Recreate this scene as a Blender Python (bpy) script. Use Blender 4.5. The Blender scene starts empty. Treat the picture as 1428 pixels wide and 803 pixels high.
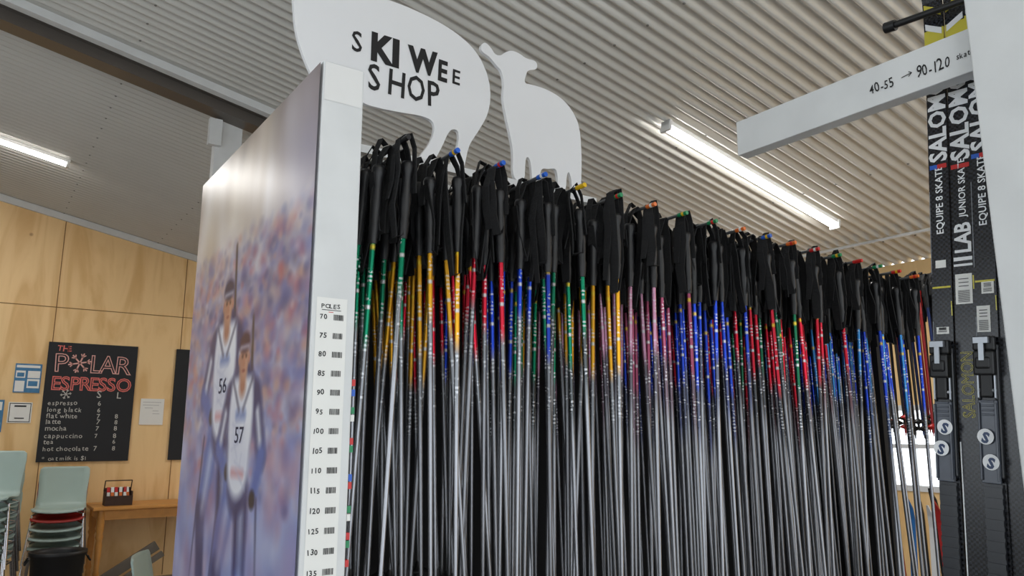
import bpy, bmesh, math, random
import numpy as np
from mathutils import Vector, Matrix, Euler
random.seed(7)
rng=np.random.default_rng(5)
scn=bpy.context.scene
COL=scn.collection
try:
    scn.view_settings.view_transform='Standard'
    scn.view_settings.exposure=0.0
except Exception: pass

def lin(r,g,b):
    return tuple(((c/255.0)/12.92 if c/255.0<=0.04045 else ((c/255.0+0.055)/1.055)**2.4) for c in (r,g,b))+(1.0,)

# ------------------------------------------------------------------ materials
def mat(name,col,rough=0.5,metal=0.0,noise=0.0,nscale=20.0,bump=0.0,emis=None,estr=0.0,spec=None):
    m=bpy.data.materials.new(name);m.use_nodes=True
    nt=m.node_tree;b=nt.nodes['Principled BSDF']
    b.inputs['Base Color'].default_value=col
    b.inputs['Roughness'].default_value=rough
    b.inputs['Metallic'].default_value=metal
    if spec is not None: b.inputs['Specular IOR Level'].default_value=spec
    if noise>0 or bump>0:
        tc=nt.nodes.new('ShaderNodeTexCoord')
        n=nt.nodes.new('ShaderNodeTexNoise');n.inputs['Scale'].default_value=nscale;n.inputs['Detail'].default_value=4
        nt.links.new(tc.outputs['Object'],n.inputs['Vector'])
        if noise>0:
            mx=nt.nodes.new('ShaderNodeMixRGB');mx.blend_type='MULTIPLY';mx.inputs['Fac'].default_value=noise
            mx.inputs['Color1'].default_value=col
            cr=nt.nodes.new('ShaderNodeValToRGB')
            cr.color_ramp.elements[0].position=.3;cr.color_ramp.elements[0].color=(.45,.45,.45,1)
            cr.color_ramp.elements[1].position=.7;cr.color_ramp.elements[1].color=(1,1,1,1)
            nt.links.new(n.outputs['Fac'],cr.inputs['Fac']);nt.links.new(cr.outputs['Color'],mx.inputs['Color2'])
            nt.links.new(mx.outputs['Color'],b.inputs['Base Color'])
        if bump>0:
            bp=nt.nodes.new('ShaderNodeBump');bp.inputs['Strength'].default_value=bump;bp.inputs['Distance'].default_value=.01
            nt.links.new(n.outputs['Fac'],bp.inputs['Height']);nt.links.new(bp.outputs['Normal'],b.inputs['Normal'])
    if emis:
        b.inputs['Emission Color'].default_value=emis;b.inputs['Emission Strength'].default_value=estr
    return m

M={}
M['ceiling']=mat('corrugated_cream_paint',lin(218,216,210),.26,.2,.08,3)
M['screw']=mat('screw_grey',lin(120,118,112),.5,.5)
M['white']=mat('white_paint',lin(226,226,224),.45,0,.10,6)
M['whitewood']=mat('white_painted_wood',lin(216,218,218),.5,0,.16,9,.08)
M['signwhite']=mat('sign_white',lin(228,229,231),.5,0,.05,5)
M['black']=mat('black_plastic',lin(18,18,20),.45,0,.2,60)
M['strap']=mat('black_webbing',lin(15,15,17),.85,0,.3,120,.2)
M['ink']=mat('black_ink',lin(14,14,16),.6)
M['grey']=mat('grey_steel',lin(110,112,114),.4,.6,.15,8)
M['track']=mat('track_grey',lin(104,98,92),.4,.4,.15,5)
M['chrome']=mat('chrome',lin(200,200,205),.18,1.0)
M['shadesheet']=mat('shade_sheet_black',lin(16,16,18),.8,0,.3,10)  # near-black colour standing for the shade among the hanging poles
M['paper']=mat('paper',lin(232,232,228),.7,0,.05,10)
M['red']=mat('red_plastic',lin(196,34,32),.4,0,.1,10)
M['blue']=mat('blue_plastic',lin(30,90,190),.4,0,.1,10)
M['green']=mat('green_plastic',lin(20,130,80),.4,0,.1,10)
M['yellow']=mat('yellow_plastic',lin(222,180,30),.4,0,.1,10)
M['orange']=mat('orange_plastic',lin(220,110,40),.4,0,.1,10)
M['chalk']=mat('chalk_white',lin(206,204,198),.9,0,.35,60)
M['chalkred']=mat('chalk_red',lin(230,124,116),.9,0,.25,60)
M['chalkpink']=mat('chalk_pink',lin(232,176,168),.9,0,.25,60)
M['blackboard']=mat('blackboard',lin(38,40,44),.8,0,.3,4)
M['mint']=mat('mint_plastic',lin(172,192,186),.4,0,.06,8)
M['chairred']=mat('chair_red',lin(170,42,34),.4,0,.06,8)
M['tub']=mat('tub_black',lin(22,23,26),.5,0,.2,12)
M['table']=mat('table_pine',lin(214,150,76),.4,0,.3,14)
M['brochure']=mat('brochure_blue',lin(70,130,175),.6,0,.5,22)
M['concrete']=mat('concrete',lin(122,117,110),.6,0,.3,3,.1)
M['tube']=mat('tube_light',(1,1,1,1),.4,0,emis=(1,.98,.94,1),estr=16.0)
M['window']=mat('window_frame',lin(220,222,224),.4,0,.05,6)
M['wallplain']=mat('wall_paint',lin(208,206,200),.7,0,.1,3)
def carbon(name,a,b_):
    m=mat(name,a,.25);nt=m.node_tree
    tc=nt.nodes.new('ShaderNodeTexCoord');c=nt.nodes.new('ShaderNodeTexChecker');c.inputs['Scale'].default_value=190
    c.inputs['Color1'].default_value=a;c.inputs['Color2'].default_value=b_
    nt.links.new(tc.outputs['Object'],c.inputs['Vector']);nt.links.new(c.outputs['Color'],nt.nodes['Principled BSDF'].inputs['Base Color']);return m
M['skiblack']=carbon('ski_carbon',lin(16,17,20),lin(42,44,50))
M['skiyellow']=mat('ski_yellow',lin(206,194,66),.3,0,.15,10)
M['skiblue']=mat('ski_blue',lin(40,110,180),.3,0,.15,10)
M['skired']=mat('ski_red',lin(176,36,38),.35,0,.15,10)
M['bind']=mat('binding_dark',lin(36,39,45),.3,0,.25,30)
M['bindpad']=mat('binding_smoke',lin(76,82,94),.25,0,.4,24)
M['silver']=mat('silver_plastic',lin(160,164,170),.3,.5)
M['basket']=mat('basket_black',lin(18,18,20),.45,0,.2,40)
M['plank']=mat('plank_grey',lin(104,96,86),.6,0,.35,10)

def plywood():
    m=bpy.data.materials.new('plywood');m.use_nodes=True;nt=m.node_tree;b=nt.nodes['Principled BSDF']
    tc=nt.nodes.new('ShaderNodeTexCoord');mp=nt.nodes.new('ShaderNodeMapping')
    mp.inputs['Scale'].default_value=(1.6,1.6,.28)
    n=nt.nodes.new('ShaderNodeTexNoise');n.inputs['Scale'].default_value=2.2;n.inputs['Detail'].default_value=5;n.inputs['Distortion'].default_value=1.2
    w=nt.nodes.new('ShaderNodeMath');w.operation='MULTIPLY';w.inputs[1].default_value=14
    fr=nt.nodes.new('ShaderNodeMath');fr.operation='SINE'
    cr=nt.nodes.new('ShaderNodeValToRGB')
    e=cr.color_ramp.elements;e[0].position=0;e[0].color=lin(222,180,120);e[1].position=1;e[1].color=lin(240,204,148)
    mr=nt.nodes.new('ShaderNodeMapRange');mr.inputs['From Min'].default_value=-1
    nt.links.new(tc.outputs['Object'],mp.inputs['Vector']);nt.links.new(mp.outputs['Vector'],n.inputs['Vector'])
    nt.links.new(n.outputs['Fac'],w.inputs[0]);nt.links.new(w.outputs[0],fr.inputs[0]);nt.links.new(fr.outputs[0],mr.inputs['Value'])
    nt.links.new(mr.outputs['Result'],cr.inputs['Fac'])
    v=nt.nodes.new('ShaderNodeTexVoronoi');v.inputs['Scale'].default_value=2.6
    kr=nt.nodes.new('ShaderNodeValToRGB');kr.color_ramp.elements[0].position=.02;kr.color_ramp.elements[0].color=lin(140,90,50);kr.color_ramp.elements[1].position=.06;kr.color_ramp.elements[1].color=(1,1,1,1)
    mx=nt.nodes.new('ShaderNodeMixRGB');mx.blend_type='MULTIPLY';mx.inputs['Fac'].default_value=.55
    nt.links.new(tc.outputs['Object'],v.inputs['Vector']);nt.links.new(v.outputs['Distance'],kr.inputs['Fac'])
    nt.links.new(cr.outputs['Color'],mx.inputs['Color1']);nt.links.new(kr.outputs['Color'],mx.inputs['Color2'])
    nt.links.new(mx.outputs['Color'],b.inputs['Base Color']);b.inputs['Roughness'].default_value=.5
    return m
M['ply']=plywood()

def shaft_mat(name,col,dark,length):
    """painted upper shaft with small print and ring bands, fading to bare alloy tube (object Z, each pole varies)"""
    m=bpy.data.materials.new(name);m.use_nodes=True;nt=m.node_tree;b=nt.nodes['Principled BSDF']
    N=nt.nodes.new;L=nt.links.new
    tc=N('ShaderNodeTexCoord');sp=N('ShaderNodeSeparateXYZ');L(tc.outputs['Object'],sp.inputs[0])
    oi=N('ShaderNodeObjectInfo')
    ng=N('ShaderNodeMath');ng.operation='MULTIPLY_ADD';ng.inputs[1].default_value=-1;L(sp.outputs['Z'],ng.inputs[0])
    rr=N('ShaderNodeMath');rr.operation='MULTIPLY_ADD';rr.inputs[1].default_value=.18;rr.inputs[2].default_value=-.05;L(oi.outputs['Random'],rr.inputs[0])
    L(rr.outputs[0],ng.inputs[2])
    silver=lin(146,147,152)
    cr=N('ShaderNodeValToRGB');cr.color_ramp.interpolation='LINEAR'
    el=cr.color_ramp.elements
    yb=lin(214,184,50)
    stops=[(0,col),(.198,col),(.20,yb),(.206,yb),(.208,col),(.33,col),(.332,lin(190,190,190)),(.336,lin(190,190,190)),(.338,col),(.39,col),(.43,dark),(.52,dark),(.60,silver)]
    el[0].position=0;el[0].color=col
    el[1].position=stops[1][0];el[1].color=stops[1][1]
    for p,c in stops[2:]:
        e=el.new(p);e.color=c
    L(ng.outputs[0],cr.inputs['Fac'])
    wv=N('ShaderNodeMath');wv.operation='MULTIPLY';wv.inputs[1].default_value=640;L(ng.outputs[0],wv.inputs[0])
    sn=N('ShaderNodeMath');sn.operation='SINE';L(wv.outputs[0],sn.inputs[0])
    g2=N('ShaderNodeMath');g2.operation='GREATER_THAN';g2.inputs[1].default_value=-.1;L(sn.outputs[0],g2.inputs[0])
    mp=N('ShaderNodeMapping');mp.inputs['Scale'].default_value=(95,95,60);L(tc.outputs['Object'],mp.inputs['Vector'])
    n=N('ShaderNodeTexNoise');n.inputs['Scale'].default_value=1;n.inputs['Detail'].default_value=1;L(mp.outputs[0],n.inputs['Vector'])
    gt=N('ShaderNodeMath');gt.operation='GREATER_THAN';gt.inputs[1].default_value=.54;L(n.outputs['Fac'],gt.inputs[0])
    g3=N('ShaderNodeMath');g3.operation='MULTIPLY';L(gt.outputs[0],g3.inputs[0]);L(g2.outputs[0],g3.inputs[1])
    r1=N('ShaderNodeValToRGB');r1.color_ramp.interpolation='CONSTANT'
    e=r1.color_ramp.elements;e[0].color=(0,0,0,1);e[1].position=.25;e[1].color=(.6,.6,.6,1)
    for p,c in ((.32,0),(.38,.5),(.53,0)):
        q=e.new(p);q.color=(c,c,c,1)
    L(ng.outputs[0],r1.inputs['Fac'])
    mu=N('ShaderNodeMath');mu.operation='MULTIPLY';L(g3.outputs[0],mu.inputs[0]);L(r1.outputs['Color'],mu.inputs[1])
    mx=N('ShaderNodeMixRGB');L(mu.outputs[0],mx.inputs['Fac']);L(cr.outputs['Color'],mx.inputs['Color1']);mx.inputs['Color2'].default_value=lin(215,215,218)
    hv=N('ShaderNodeHueSaturation');L(mx.outputs['Color'],hv.inputs['Color'])
    rv=N('ShaderNodeMath');rv.operation='MULTIPLY';rv.inputs[1].default_value=7.31;L(oi.outputs['Random'],rv.inputs[0])
    fv=N('ShaderNodeMath');fv.operation='FRACT';L(rv.outputs[0],fv.inputs[0])
    ma=N('ShaderNodeMath');ma.operation='MULTIPLY_ADD';ma.inputs[1].default_value=.65;ma.inputs[2].default_value=.52;L(fv.outputs[0],ma.inputs[0]);L(ma.outputs[0],hv.inputs['Value'])
    L(hv.outputs['Color'],b.inputs['Base Color'])
    b.inputs['Roughness'].default_value=.25;b.inputs['Metallic'].default_value=.72
    return m

# ------------------------------------------------------------------ mesh builder
class B:
    def __init__(s): s.v=[];s.f=[];s.m=[];s.sm=[]
    def add(s,vs,fs,mi=0,sm=False):
        o=len(s.v);s.v+= [tuple(v) for v in vs]
        for f in fs: s.f.append(tuple(i+o for i in f));s.m.append(mi);s.sm.append(sm)
        return s
    def box(s,x0,x1,y0,y1,z0,z1,mi=0,mtx=None):
        vs=[(x,y,z) for z in (z0,z1) for y in (y0,y1) for x in (x0,x1)]
        if mtx: vs=[mtx@Vector(v) for v in vs]
        return s.add(vs,[(0,2,3,1),(4,5,7,6),(0,1,5,4),(2,6,7,3),(0,4,6,2),(1,3,7,5)],mi)
    def tube(s,p,q,r1,r2=None,seg=10,mi=0,caps=True):
        if r2 is None:r2=r1
        p=Vector(p);q=Vector(q);d=(q-p).normalized()
        a=d.orthogonal().normalized();b=d.cross(a)
        vs=[]
        for c,r in((p,r1),(q,r2)):
            for i in range(seg):
                t=2*math.pi*i/seg;vs.append(c+a*math.cos(t)*r+b*math.sin(t)*r)
        fs=[(i,(i+1)%seg,seg+(i+1)%seg,seg+i) for i in range(seg)]
        s.add(vs,fs,mi,True)
        if caps:
            s.add(vs[:seg],[tuple(reversed(range(seg)))],mi);s.add(vs[seg:],[tuple(range(seg))],mi)
        return s
    def path(s,pts,r,seg=8,mi=0):
        for a,b in zip(pts,pts[1:]): s.tube(a,b,r,r,seg,mi)
        return s
    def lathe(s,prof,seg=12,mi=0,c=(0,0,0),sy=1.0):
        n=len(prof);vs=[]
        for r,z in prof:
            for i in range(seg):
                t=2*math.pi*i/seg;vs.append((c[0]+r*math.cos(t),c[1]+sy*r*math.sin(t),c[2]+z))
        fs=[]
        for k in range(n-1):
            for i in range(seg):
                fs.append((k*seg+i,k*seg+(i+1)%seg,(k+1)*seg+(i+1)%seg,(k+1)*seg+i))
        s.add(vs,fs,mi,True)
        s.add(vs[:seg],[tuple(range(seg))],mi);s.add(vs[-seg:],[tuple(range(seg))],mi)
        return s
    def ribbon(s,pts,w,t=.002,mi=0,ws=None):
        """flat band through pts in XZ, width along Y"""
        n=len(pts);vs=[]
        for k,(x,y,z) in enumerate(pts):
            a=Vector(pts[max(k-1,0)]);b=Vector(pts[min(k+1,n-1)]);d=(b-a).normalized()
            nn=Vector((d.z,0,-d.x))*t*.5
            wk=w*(ws[k] if ws else 1)
            for sg in (-1,1):
                for yy in(-wk/2,wk/2): vs.append((x+nn.x*sg,y+yy,z+nn.z*sg))
        fs=[]
        for k in range(n-1):
            o=k*4;p=o+4
            fs+=[(o,o+1,p+1,p),(o+2,p+2,p+3,o+3),(o,p,p+2,o+2),(o+1,o+3,p+3,p+1)]
        s.add(vs,fs,mi,False);return s
    def poly(s,pts,y0,y1,mi=0):
        """extruded outline given in XZ"""
        n=len(pts);vs=[(x,y0,z) for x,z in pts]+[(x,y1,z) for x,z in pts]
        s.add(vs,[tuple(range(n)),tuple(reversed(range(n,2*n)))]+[(i,i+n,(i+1)%n+n,(i+1)%n) for i in range(n)],mi);return s
    def mesh(s,name,mats,bevel=0):
        me=bpy.data.meshes.new(name);me.from_pydata(s.v,[],s.f)
        for m in mats: me.materials.append(m)
        me.polygons.foreach_set('material_index',s.m);me.polygons.foreach_set('use_smooth',s.sm)
        bm=bmesh.new();bm.from_mesh(me)
        bmesh.ops.recalc_face_normals(bm,faces=bm.faces[:])
        big=[f for f in bm.faces if len(f.verts)>16]
        if big: bmesh.ops.triangulate(bm,faces=big)
        bm.to_mesh(me);bm.free();me.update();return me

def obj(name,me,parent=None,label=None,cat=None,kind=None,group=None,loc=None,rot=None,bevel=0):
    o=bpy.data.objects.new(name,me);COL.objects.link(o)
    if parent: o.parent=parent
    if label:o['label']=label
    if cat:o['category']=cat
    if kind:o['kind']=kind
    if group:o['group']=group
    if loc is not None:o.location=loc
    if rot is not None:o.rotation_euler=rot
    if bevel:
        md=o.modifiers.new('Bevel','BEVEL');md.width=bevel;md.segments=2;md.limit_method='ANGLE'
    return o
def empty(name,loc,label,cat,group=None,rot=None):
    o=obj(name,None,None,label,cat,None,group,loc,rot);o.empty_display_size=.05;return o

# ------------------------------------------------------------------ text
def text_data(items):
    """items: (body,size,x,y,sx,rotdeg,offset,matindex) -> B in local XY plane; offset>=10 means outlined letters"""
    bb=B()
    for body,size,x,y,sx,rot,off,mi in items:
        cu=bpy.data.curves.new('t','FONT');cu.body=body;cu.size=size;cu.resolution_u=2
        if off>=10:
            cu.fill_mode='NONE';cu.bevel_depth=off-10;cu.bevel_resolution=0;cu.resolution_u=3
        else: cu.offset=off
        o=bpy.data.objects.new('t',cu);COL.objects.link(o)
        bpy.context.view_layer.update()
        me=bpy.data.meshes.new_from_object(o.evaluated_get(bpy.context.evaluated_depsgraph_get()))
        zsc=.15 if off>=10 else 1
        R=Matrix.Translation((x,y,0))@Matrix.Rotation(math.radians(rot),4,'Z')@Matrix.Diagonal((sx,1,zsc,1))
        bb.add([R@v.co for v in me.vertices],[tuple(p.vertices) for p in me.polygons],mi)
        bpy.data.objects.remove(o);bpy.data.curves.remove(cu);bpy.data.meshes.remove(me)
    return bb
ADV={' ':.30,'i':.26,'l':.26,'t':.36,'f':.34,'r':.38,'m':.84,'w':.74,'-':.36,'1':.5,'c':.5,'s':.46,'h':.55}
def hand(body,size,x,y,sx,off,mi,jr=5,js=.12):
    """hand-lettered line: every glyph slightly turned, shifted and scaled"""
    out=[]
    for ch in body:
        if ch!=' ':
            s=size*(1+random.uniform(-js,js))
            out.append((ch,s,x,y+random.uniform(-.05,.05)*size,sx,random.uniform(-jr,jr),off,mi))
        x+=ADV.get(ch,.58)*size*sx
    return out
def rect2(bb,x0,x1,y0,y1,mi=0,z=0.0):
    bb.add([(x0,y0,z),(x1,y0,z),(x1,y1,z),(x0,y1,z)],[(0,1,2,3)],mi)
def line2(bb,x0,y0,x1,y1,w,mi=0):
    d=Vector((x1-x0,y1-y0)).normalized();n=Vector((-d.y,d.x))*w/2
    bb.add([(x0-n.x,y0-n.y,0),(x1-n.x,y1-n.y,0),(x1+n.x,y1+n.y,0),(x0+n.x,y0+n.y,0)],[(0,1,2,3)],mi)
def basis(xd,yd,o):
    xd=Vector(xd);yd=Vector(yd);n=xd.cross(yd);m=Matrix((xd,yd,n)).transposed().to_4x4();m.translation=Vector(o);return m
FACE_Y=((1,0,0),(0,0,1))
FACE_X=((0,-1,0),(0,0,1))
UP_X=((0,0,1),(0,1,0))
def part(name,me,par,**k):
    """child whose mesh is given in world coordinates (parents of such parts are not rotated)"""
    o=obj(name,me,par,**k)
    t=Vector((0,0,0));q=par
    while q is not None:
        t+=q.location+q.matrix_parent_inverse.translation;q=q.parent
    o.matrix_parent_inverse=Matrix.Translation(-t)
    return o
def flat(name,bb,mats,dirs,o,parent,**k):
    mt=basis(dirs[0],dirs[1],o)
    bb.v=[tuple(mt@Vector(v)) for v in bb.v]
    return part(name,bb.mesh(name,mats),parent,**k)

# ------------------------------------------------------------------ camera
cd=bpy.data.cameras.new('camera');cam=bpy.data.objects.new('camera',cd);COL.objects.link(cam)
cd.sensor_width=36;cd.lens=36*1064/1428;cd.clip_start=.02;cd.clip_end=100
p=math.atan(204/1064);yaw=math.atan(1544/1083)
Rv=Vector((math.sin(yaw),-math.cos(yaw),0));Fh=Vector((math.cos(yaw),math.sin(yaw),0))
Fv=Fh*math.cos(p)+Vector((0,0,1))*math.sin(p);Uv=Rv.cross(Fv)
mw=Matrix((Rv,Uv,-Fv)).transposed().to_4x4();mw.translation=(0,0,1.45)
cam.matrix_world=mw;scn.camera=cam

# ------------------------------------------------------------------ room
X0,X1,Y0,Y1=-3.5,5.6,-3.0,9.0
def cz(x): return 3.83-.2*x
pitch=.076;per=12;ny=int((Y1-Y0+.1)/pitch*per)+1
ys=np.linspace(Y0-.05,Y1+.05,ny)
AMP=.018
ph=2*np.pi*ys/pitch
zz=AMP*np.sin(ph)
bb=B()
xs=[X0-.05,-1.0,1.5,3.5,X1+.05]
vs=[(x,float(y),cz(x)+AMP+float(z)) for x in xs for y,z in zip(ys,zz)]
fs=[(k*ny+i,k*ny+i+1,(k+1)*ny+i+1,(k+1)*ny+i) for k in range(len(xs)-1) for i in range(ny-1)]
bb.add(vs,fs,0,True)
for k in range(10):
    x=-3.1+.92*k
    n0=round(Y0/pitch);y=(n0+.75)*pitch
    while y<Y1:
        if y>Y0: bb.lathe([(.007,0),(.007,-.004),(.004,-.006)],6,1,(x,y,cz(x)))
        y+=pitch*3
obj('ceiling',bb.mesh('ceiling',[M['ceiling'],M['screw']]),kind='structure')
bb=B();bb.box(X0-.2,X1+.2,Y0-.2,Y1+.2,-.1,0)
obj('floor',bb.mesh('floor',[M['concrete']]),kind='structure')
bb=B();bb.add([(X0,Y1,0),(X1,Y1,0),(X1,Y1,cz(X1)),(X0,Y1,cz(X0)),(X0,Y1+.1,0),(X1,Y1+.1,0),(X1,Y1+.1,cz(X1)),(X0,Y1+.1,cz(X0))],
  [(0,1,2,3),(4,7,6,5),(0,4,5,1),(2,6,7,3),(0,3,7,4),(1,5,6,2)])
obj('wall_far',bb.mesh('wall_far',[M['ply']]),kind='structure')
M['seam']=mat('seam',lin(130,92,52),.8)
def trim(n,box,m):
    bb=B();bb.box(*box);obj('trim_%d'%n,bb.mesh('trim',[m]),kind='structure')
k=1
for x in (-3.05,-1.83,-.61,.61,1.83,3.05,4.27):
    trim(k,(x-.004,x+.004,Y1-.002,Y1,.01,cz(x)-.01),M['seam']);k+=1
trim(k,(X0,X1,Y1-.002,Y1,2.726,2.734),M['seam']);k+=1
bb=B();bb.add([(X0,Y1-.03,cz(X0)-.07),(X1,Y1-.03,cz(X1)-.07),(X1,Y1-.03,cz(X1)),(X0,Y1-.03,cz(X0)),(X0,Y1,cz(X0)-.07),(X1,Y1,cz(X1)-.07),(X1,Y1,cz(X1)),(X0,Y1,cz(X0))],
  [(0,1,2,3),(4,7,6,5),(0,4,5,1),(2,6,7,3),(0,3,7,4),(1,5,6,2)])
obj('trim_%d'%k,bb.mesh('trim',[M['whitewood']]),kind='structure');k+=1
bb=B();zt=cz(X1)
bb.box(X1,X1+.1,Y0,2.5,0,zt);bb.box(X1,X1+.1,3.4,Y1,0,zt);bb.box(X1,X1+.1,2.5,3.4,0,1.05);bb.box(X1,X1+.1,2.5,3.4,1.66,zt)
obj('wall_right',bb.mesh('wall_right',[M['ply']]),kind='structure')
bb=B()
for b_ in ((X1-.01,X1+.08,2.5,2.54,1.05,1.66),(X1-.01,X1+.08,3.36,3.4,1.05,1.66),(X1-.01,X1+.08,2.54,3.36,1.05,1.09),(X1-.01,X1+.08,2.54,3.36,1.62,1.66),(X1,X1+.05,2.93,2.96,1.09,1.62),(X1,X1+.05,2.54,3.36,1.35,1.38)): bb.box(*b_)
obj('window_1',bb.mesh('window_1',[M['window']]),kind='structure')
bb=B();zt=cz(X0)
bb.box(X0-.1,X0,Y0,-2.2,0,zt);bb.box(X0-.1,X0,4.2,Y1,0,zt);bb.box(X0-.1,X0,-2.2,4.2,0,.6);bb.box(X0-.1,X0,-2.2,4.2,2.8,zt)
obj('wall_left',bb.mesh('wall_left',[M['wallplain']]),kind='structure')
bb=B()
for y in (-2.2,-.1,2.05,4.15): bb.box(X0-.06,X0+.01,y,y+.05,.6,2.8)
bb.box(X0-.06,X0+.01,-2.15,4.15,.6,.65);bb.box(X0-.06,X0+.01,-2.15,4.15,2.75,2.8)
obj('window_2',bb.mesh('window_2',[M['window']]),kind='structure')
bb=B()
for x0,x1,z0,z1 in ((X0,-2.9,0,2.65),(.9,1.5,0,2.65),(5.2,X1,0,2.65)): bb.box(x0,x1,Y0-.1,Y0,z0,z1)
bb.add([(X0,Y0,2.65),(X1,Y0,2.65),(X1,Y0,cz(X1)),(X0,Y0,cz(X0)),(X0,Y0-.1,2.65),(X1,Y0-.1,2.65),(X1,Y0-.1,cz(X1)),(X0,Y0-.1,cz(X0))],
  [(0,1,2,3),(4,7,6,5),(0,4,5,1),(2,6,7,3),(0,3,7,4),(1,5,6,2)])
obj('wall_back',bb.mesh('wall_back',[M['wallplain']]),kind='structure')
def slopebox(bb,x0,x1,y0,y1,top,h,mi=0):
    vs=[(x,y,cz(x)-top-z) for z in (h,0) for y in (y0,y1) for x in (x0,x1)]
    bb.add(vs,[(0,2,3,1),(4,5,7,6),(0,1,5,4),(2,6,7,3),(0,4,6,2),(1,3,7,5)],mi)
bb=B();slopebox(bb,X0,X1,4.88,5.02,0,.10,0);slopebox(bb,X0,X1,4.80,4.88,0,.03,0);slopebox(bb,X0,X1,4.74,4.80,.0,.05,1)
obj('trim_%d'%k,bb.mesh('trim',[M['track'],M['whitewood']]),kind='structure');k+=1
bb=B();bb.box(1.13,1.30,5.02,5.10,0,cz(1.30)-.0);bb.box(1.08,1.16,4.98,5.02,cz(1.1)-.30,cz(1.1)-.12)
obj('trim_%d'%k,bb.mesh('trim',[M['whitewood']]),kind='structure');k+=1
bb=B();bb.tube((5.11,.2,cz(5.11)-.015),(5.11,5.0,cz(5.11)-.015),.012)
obj('trim_%d'%k,bb.mesh('trim',[M['white']]),kind='structure');k+=1

# ------------------------------------------------------------------ strip lights
def strip_light(x0,x1,y,label):
    e=empty('strip_light',((x0+x1)/2,y,cz((x0+x1)/2)),label,'ceiling light','fluorescent ceiling lights')
    L=(x1-x0)*math.sqrt(1.04)
    e.rotation_euler=Euler((0,math.atan(.2),0))
    b1=B();b1.box(-L/2,L/2,-.028,.028,-.032,0);b1.box(-L/2,-L/2+.02,-.036,.036,-.066,0);b1.box(L/2-.02,L/2,-.036,.036,-.066,0)
    obj('housing',b1.mesh('housing',[M['white']]),e,bevel=.003)
    b2=B();n=8
    pr=[(.030*math.cos(math.pi*i/n),-.032-.028*math.sin(math.pi*i/n)) for i in range(n+1)]
    vs=[(x,y_,z_) for x in(-L/2+.02,L/2-.02) for y_,z_ in pr]
    b2.add(vs,[(i,i+1,i+n+2,i+n+1) for i in range(n)],0,True)
    obj('diffuser',b2.mesh('diffuser',[M['tube']]),e,label='glowing white diffuser')
    ld=bpy.data.lights.new('lamp','AREA');ld.shape='RECTANGLE';ld.size=L;ld.size_y=.1;ld.energy=26;ld.color=(1,.98,.95)
    lo=bpy.data.objects.new('lamp',ld);COL.objects.link(lo);lo.parent=e;lo.location=(0,0,-.08)
strip_light(3.08,4.72,2.86,'lit white fluorescent strip light on corrugated ceiling above rental racks')
strip_light(-1.05,.47,7.22,'lit white fluorescent strip light on ceiling near plywood wall')
strip_light(-.2,1.35,-1.2,'added unseen fluorescent fill light on ceiling near roller doors')  # added fixture behind the camera, extra fill for the room
strip_light(3.2,4.8,-1.2,'added unseen fluorescent fill light on ceiling near roller doors')  # second added fixture behind the camera, also fill
strip_light(3.0,4.5,7.0,'added unseen fluorescent fill light on ceiling beyond the beam')  # added fixture out of view, brightens the far bay

# ------------------------------------------------------------------ pole rack
rack=empty('pole_rack',(.57,1.44,0),'white timber pole rental rack with poster end panel and pegs','rack')
bb=B();bb.box(.528,.62,1.44,1.53,0,2.222)
part('end_post',bb.mesh('end_post',[M['whitewood']]),rack,bevel=.003)
bb=B();bb.box(.532,.60,1.53,2.43,0,2.22)
part('end_panel',bb.mesh('end_panel',[M['whitewood']]),rack)
bb=B();bb.box(.62,2.95,1.99,2.02,.15,2.0)
part('added_shade_back',bb.mesh('added_shade_back',[M['shadesheet']]),rack)  # added sheet, its dark colour stands for shade behind the poles
bb=B();bb.box(2.95,2.98,1.66,2.42,.10,1.96)
part('added_shade_end',bb.mesh('added_shade_end',[M['shadesheet']]),rack)  # added dark sheet, keeps gaps between far poles dark against the window
bb=B();bb.box(.60,1.68,1.89,1.915,2.222,2.245);bb.box(1.655,1.68,1.89,1.95,2.06,2.222)
part('sign_shelf',bb.mesh('sign_shelf',[M['whitewood']]),rack)
bb=B();bb.box(.60,2.98,1.50,2.42,0,.10)
part('base',bb.mesh('base',[M['whitewood']]),rack)
def pegz(x): return 2.068-.0255*(x-.83)
bb=B();bb.box(.62,2.95,1.945,1.985,1.96,2.08)
part('peg_rail',bb.mesh('peg_rail',[M['black']]),rack)
tipcols=['black','blue','blue','blue','yellow','green','orange','green','green','orange','blue','orange','red','green','red','green','red','orange']
pegx=[.709+.124*i for i in range(18)]
for i,x in enumerate(pegx):
    z=pegz(x)
    b1=B();b1.tube((x,1.415,z+.008),(x,1.95,z),.0050,seg=8)
    pg=part('peg',b1.mesh('peg',[M['grey']]),rack)
    b2=B();b2.tube((x,1.398,z+.0083),(x,1.430,z+.0078),.0062,seg=8)
    b2.tube((x,1.408,z+.0082),(x,1.416,z+.0080),.0065,seg=8,mi=1)
    part('peg_cap',b2.mesh('peg_cap',[M[tipcols[i]],M[['white','yellow','red'][i%3] if i else 'black']]),pg,label='%s tape peg tip'%tipcols[i])
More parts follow.
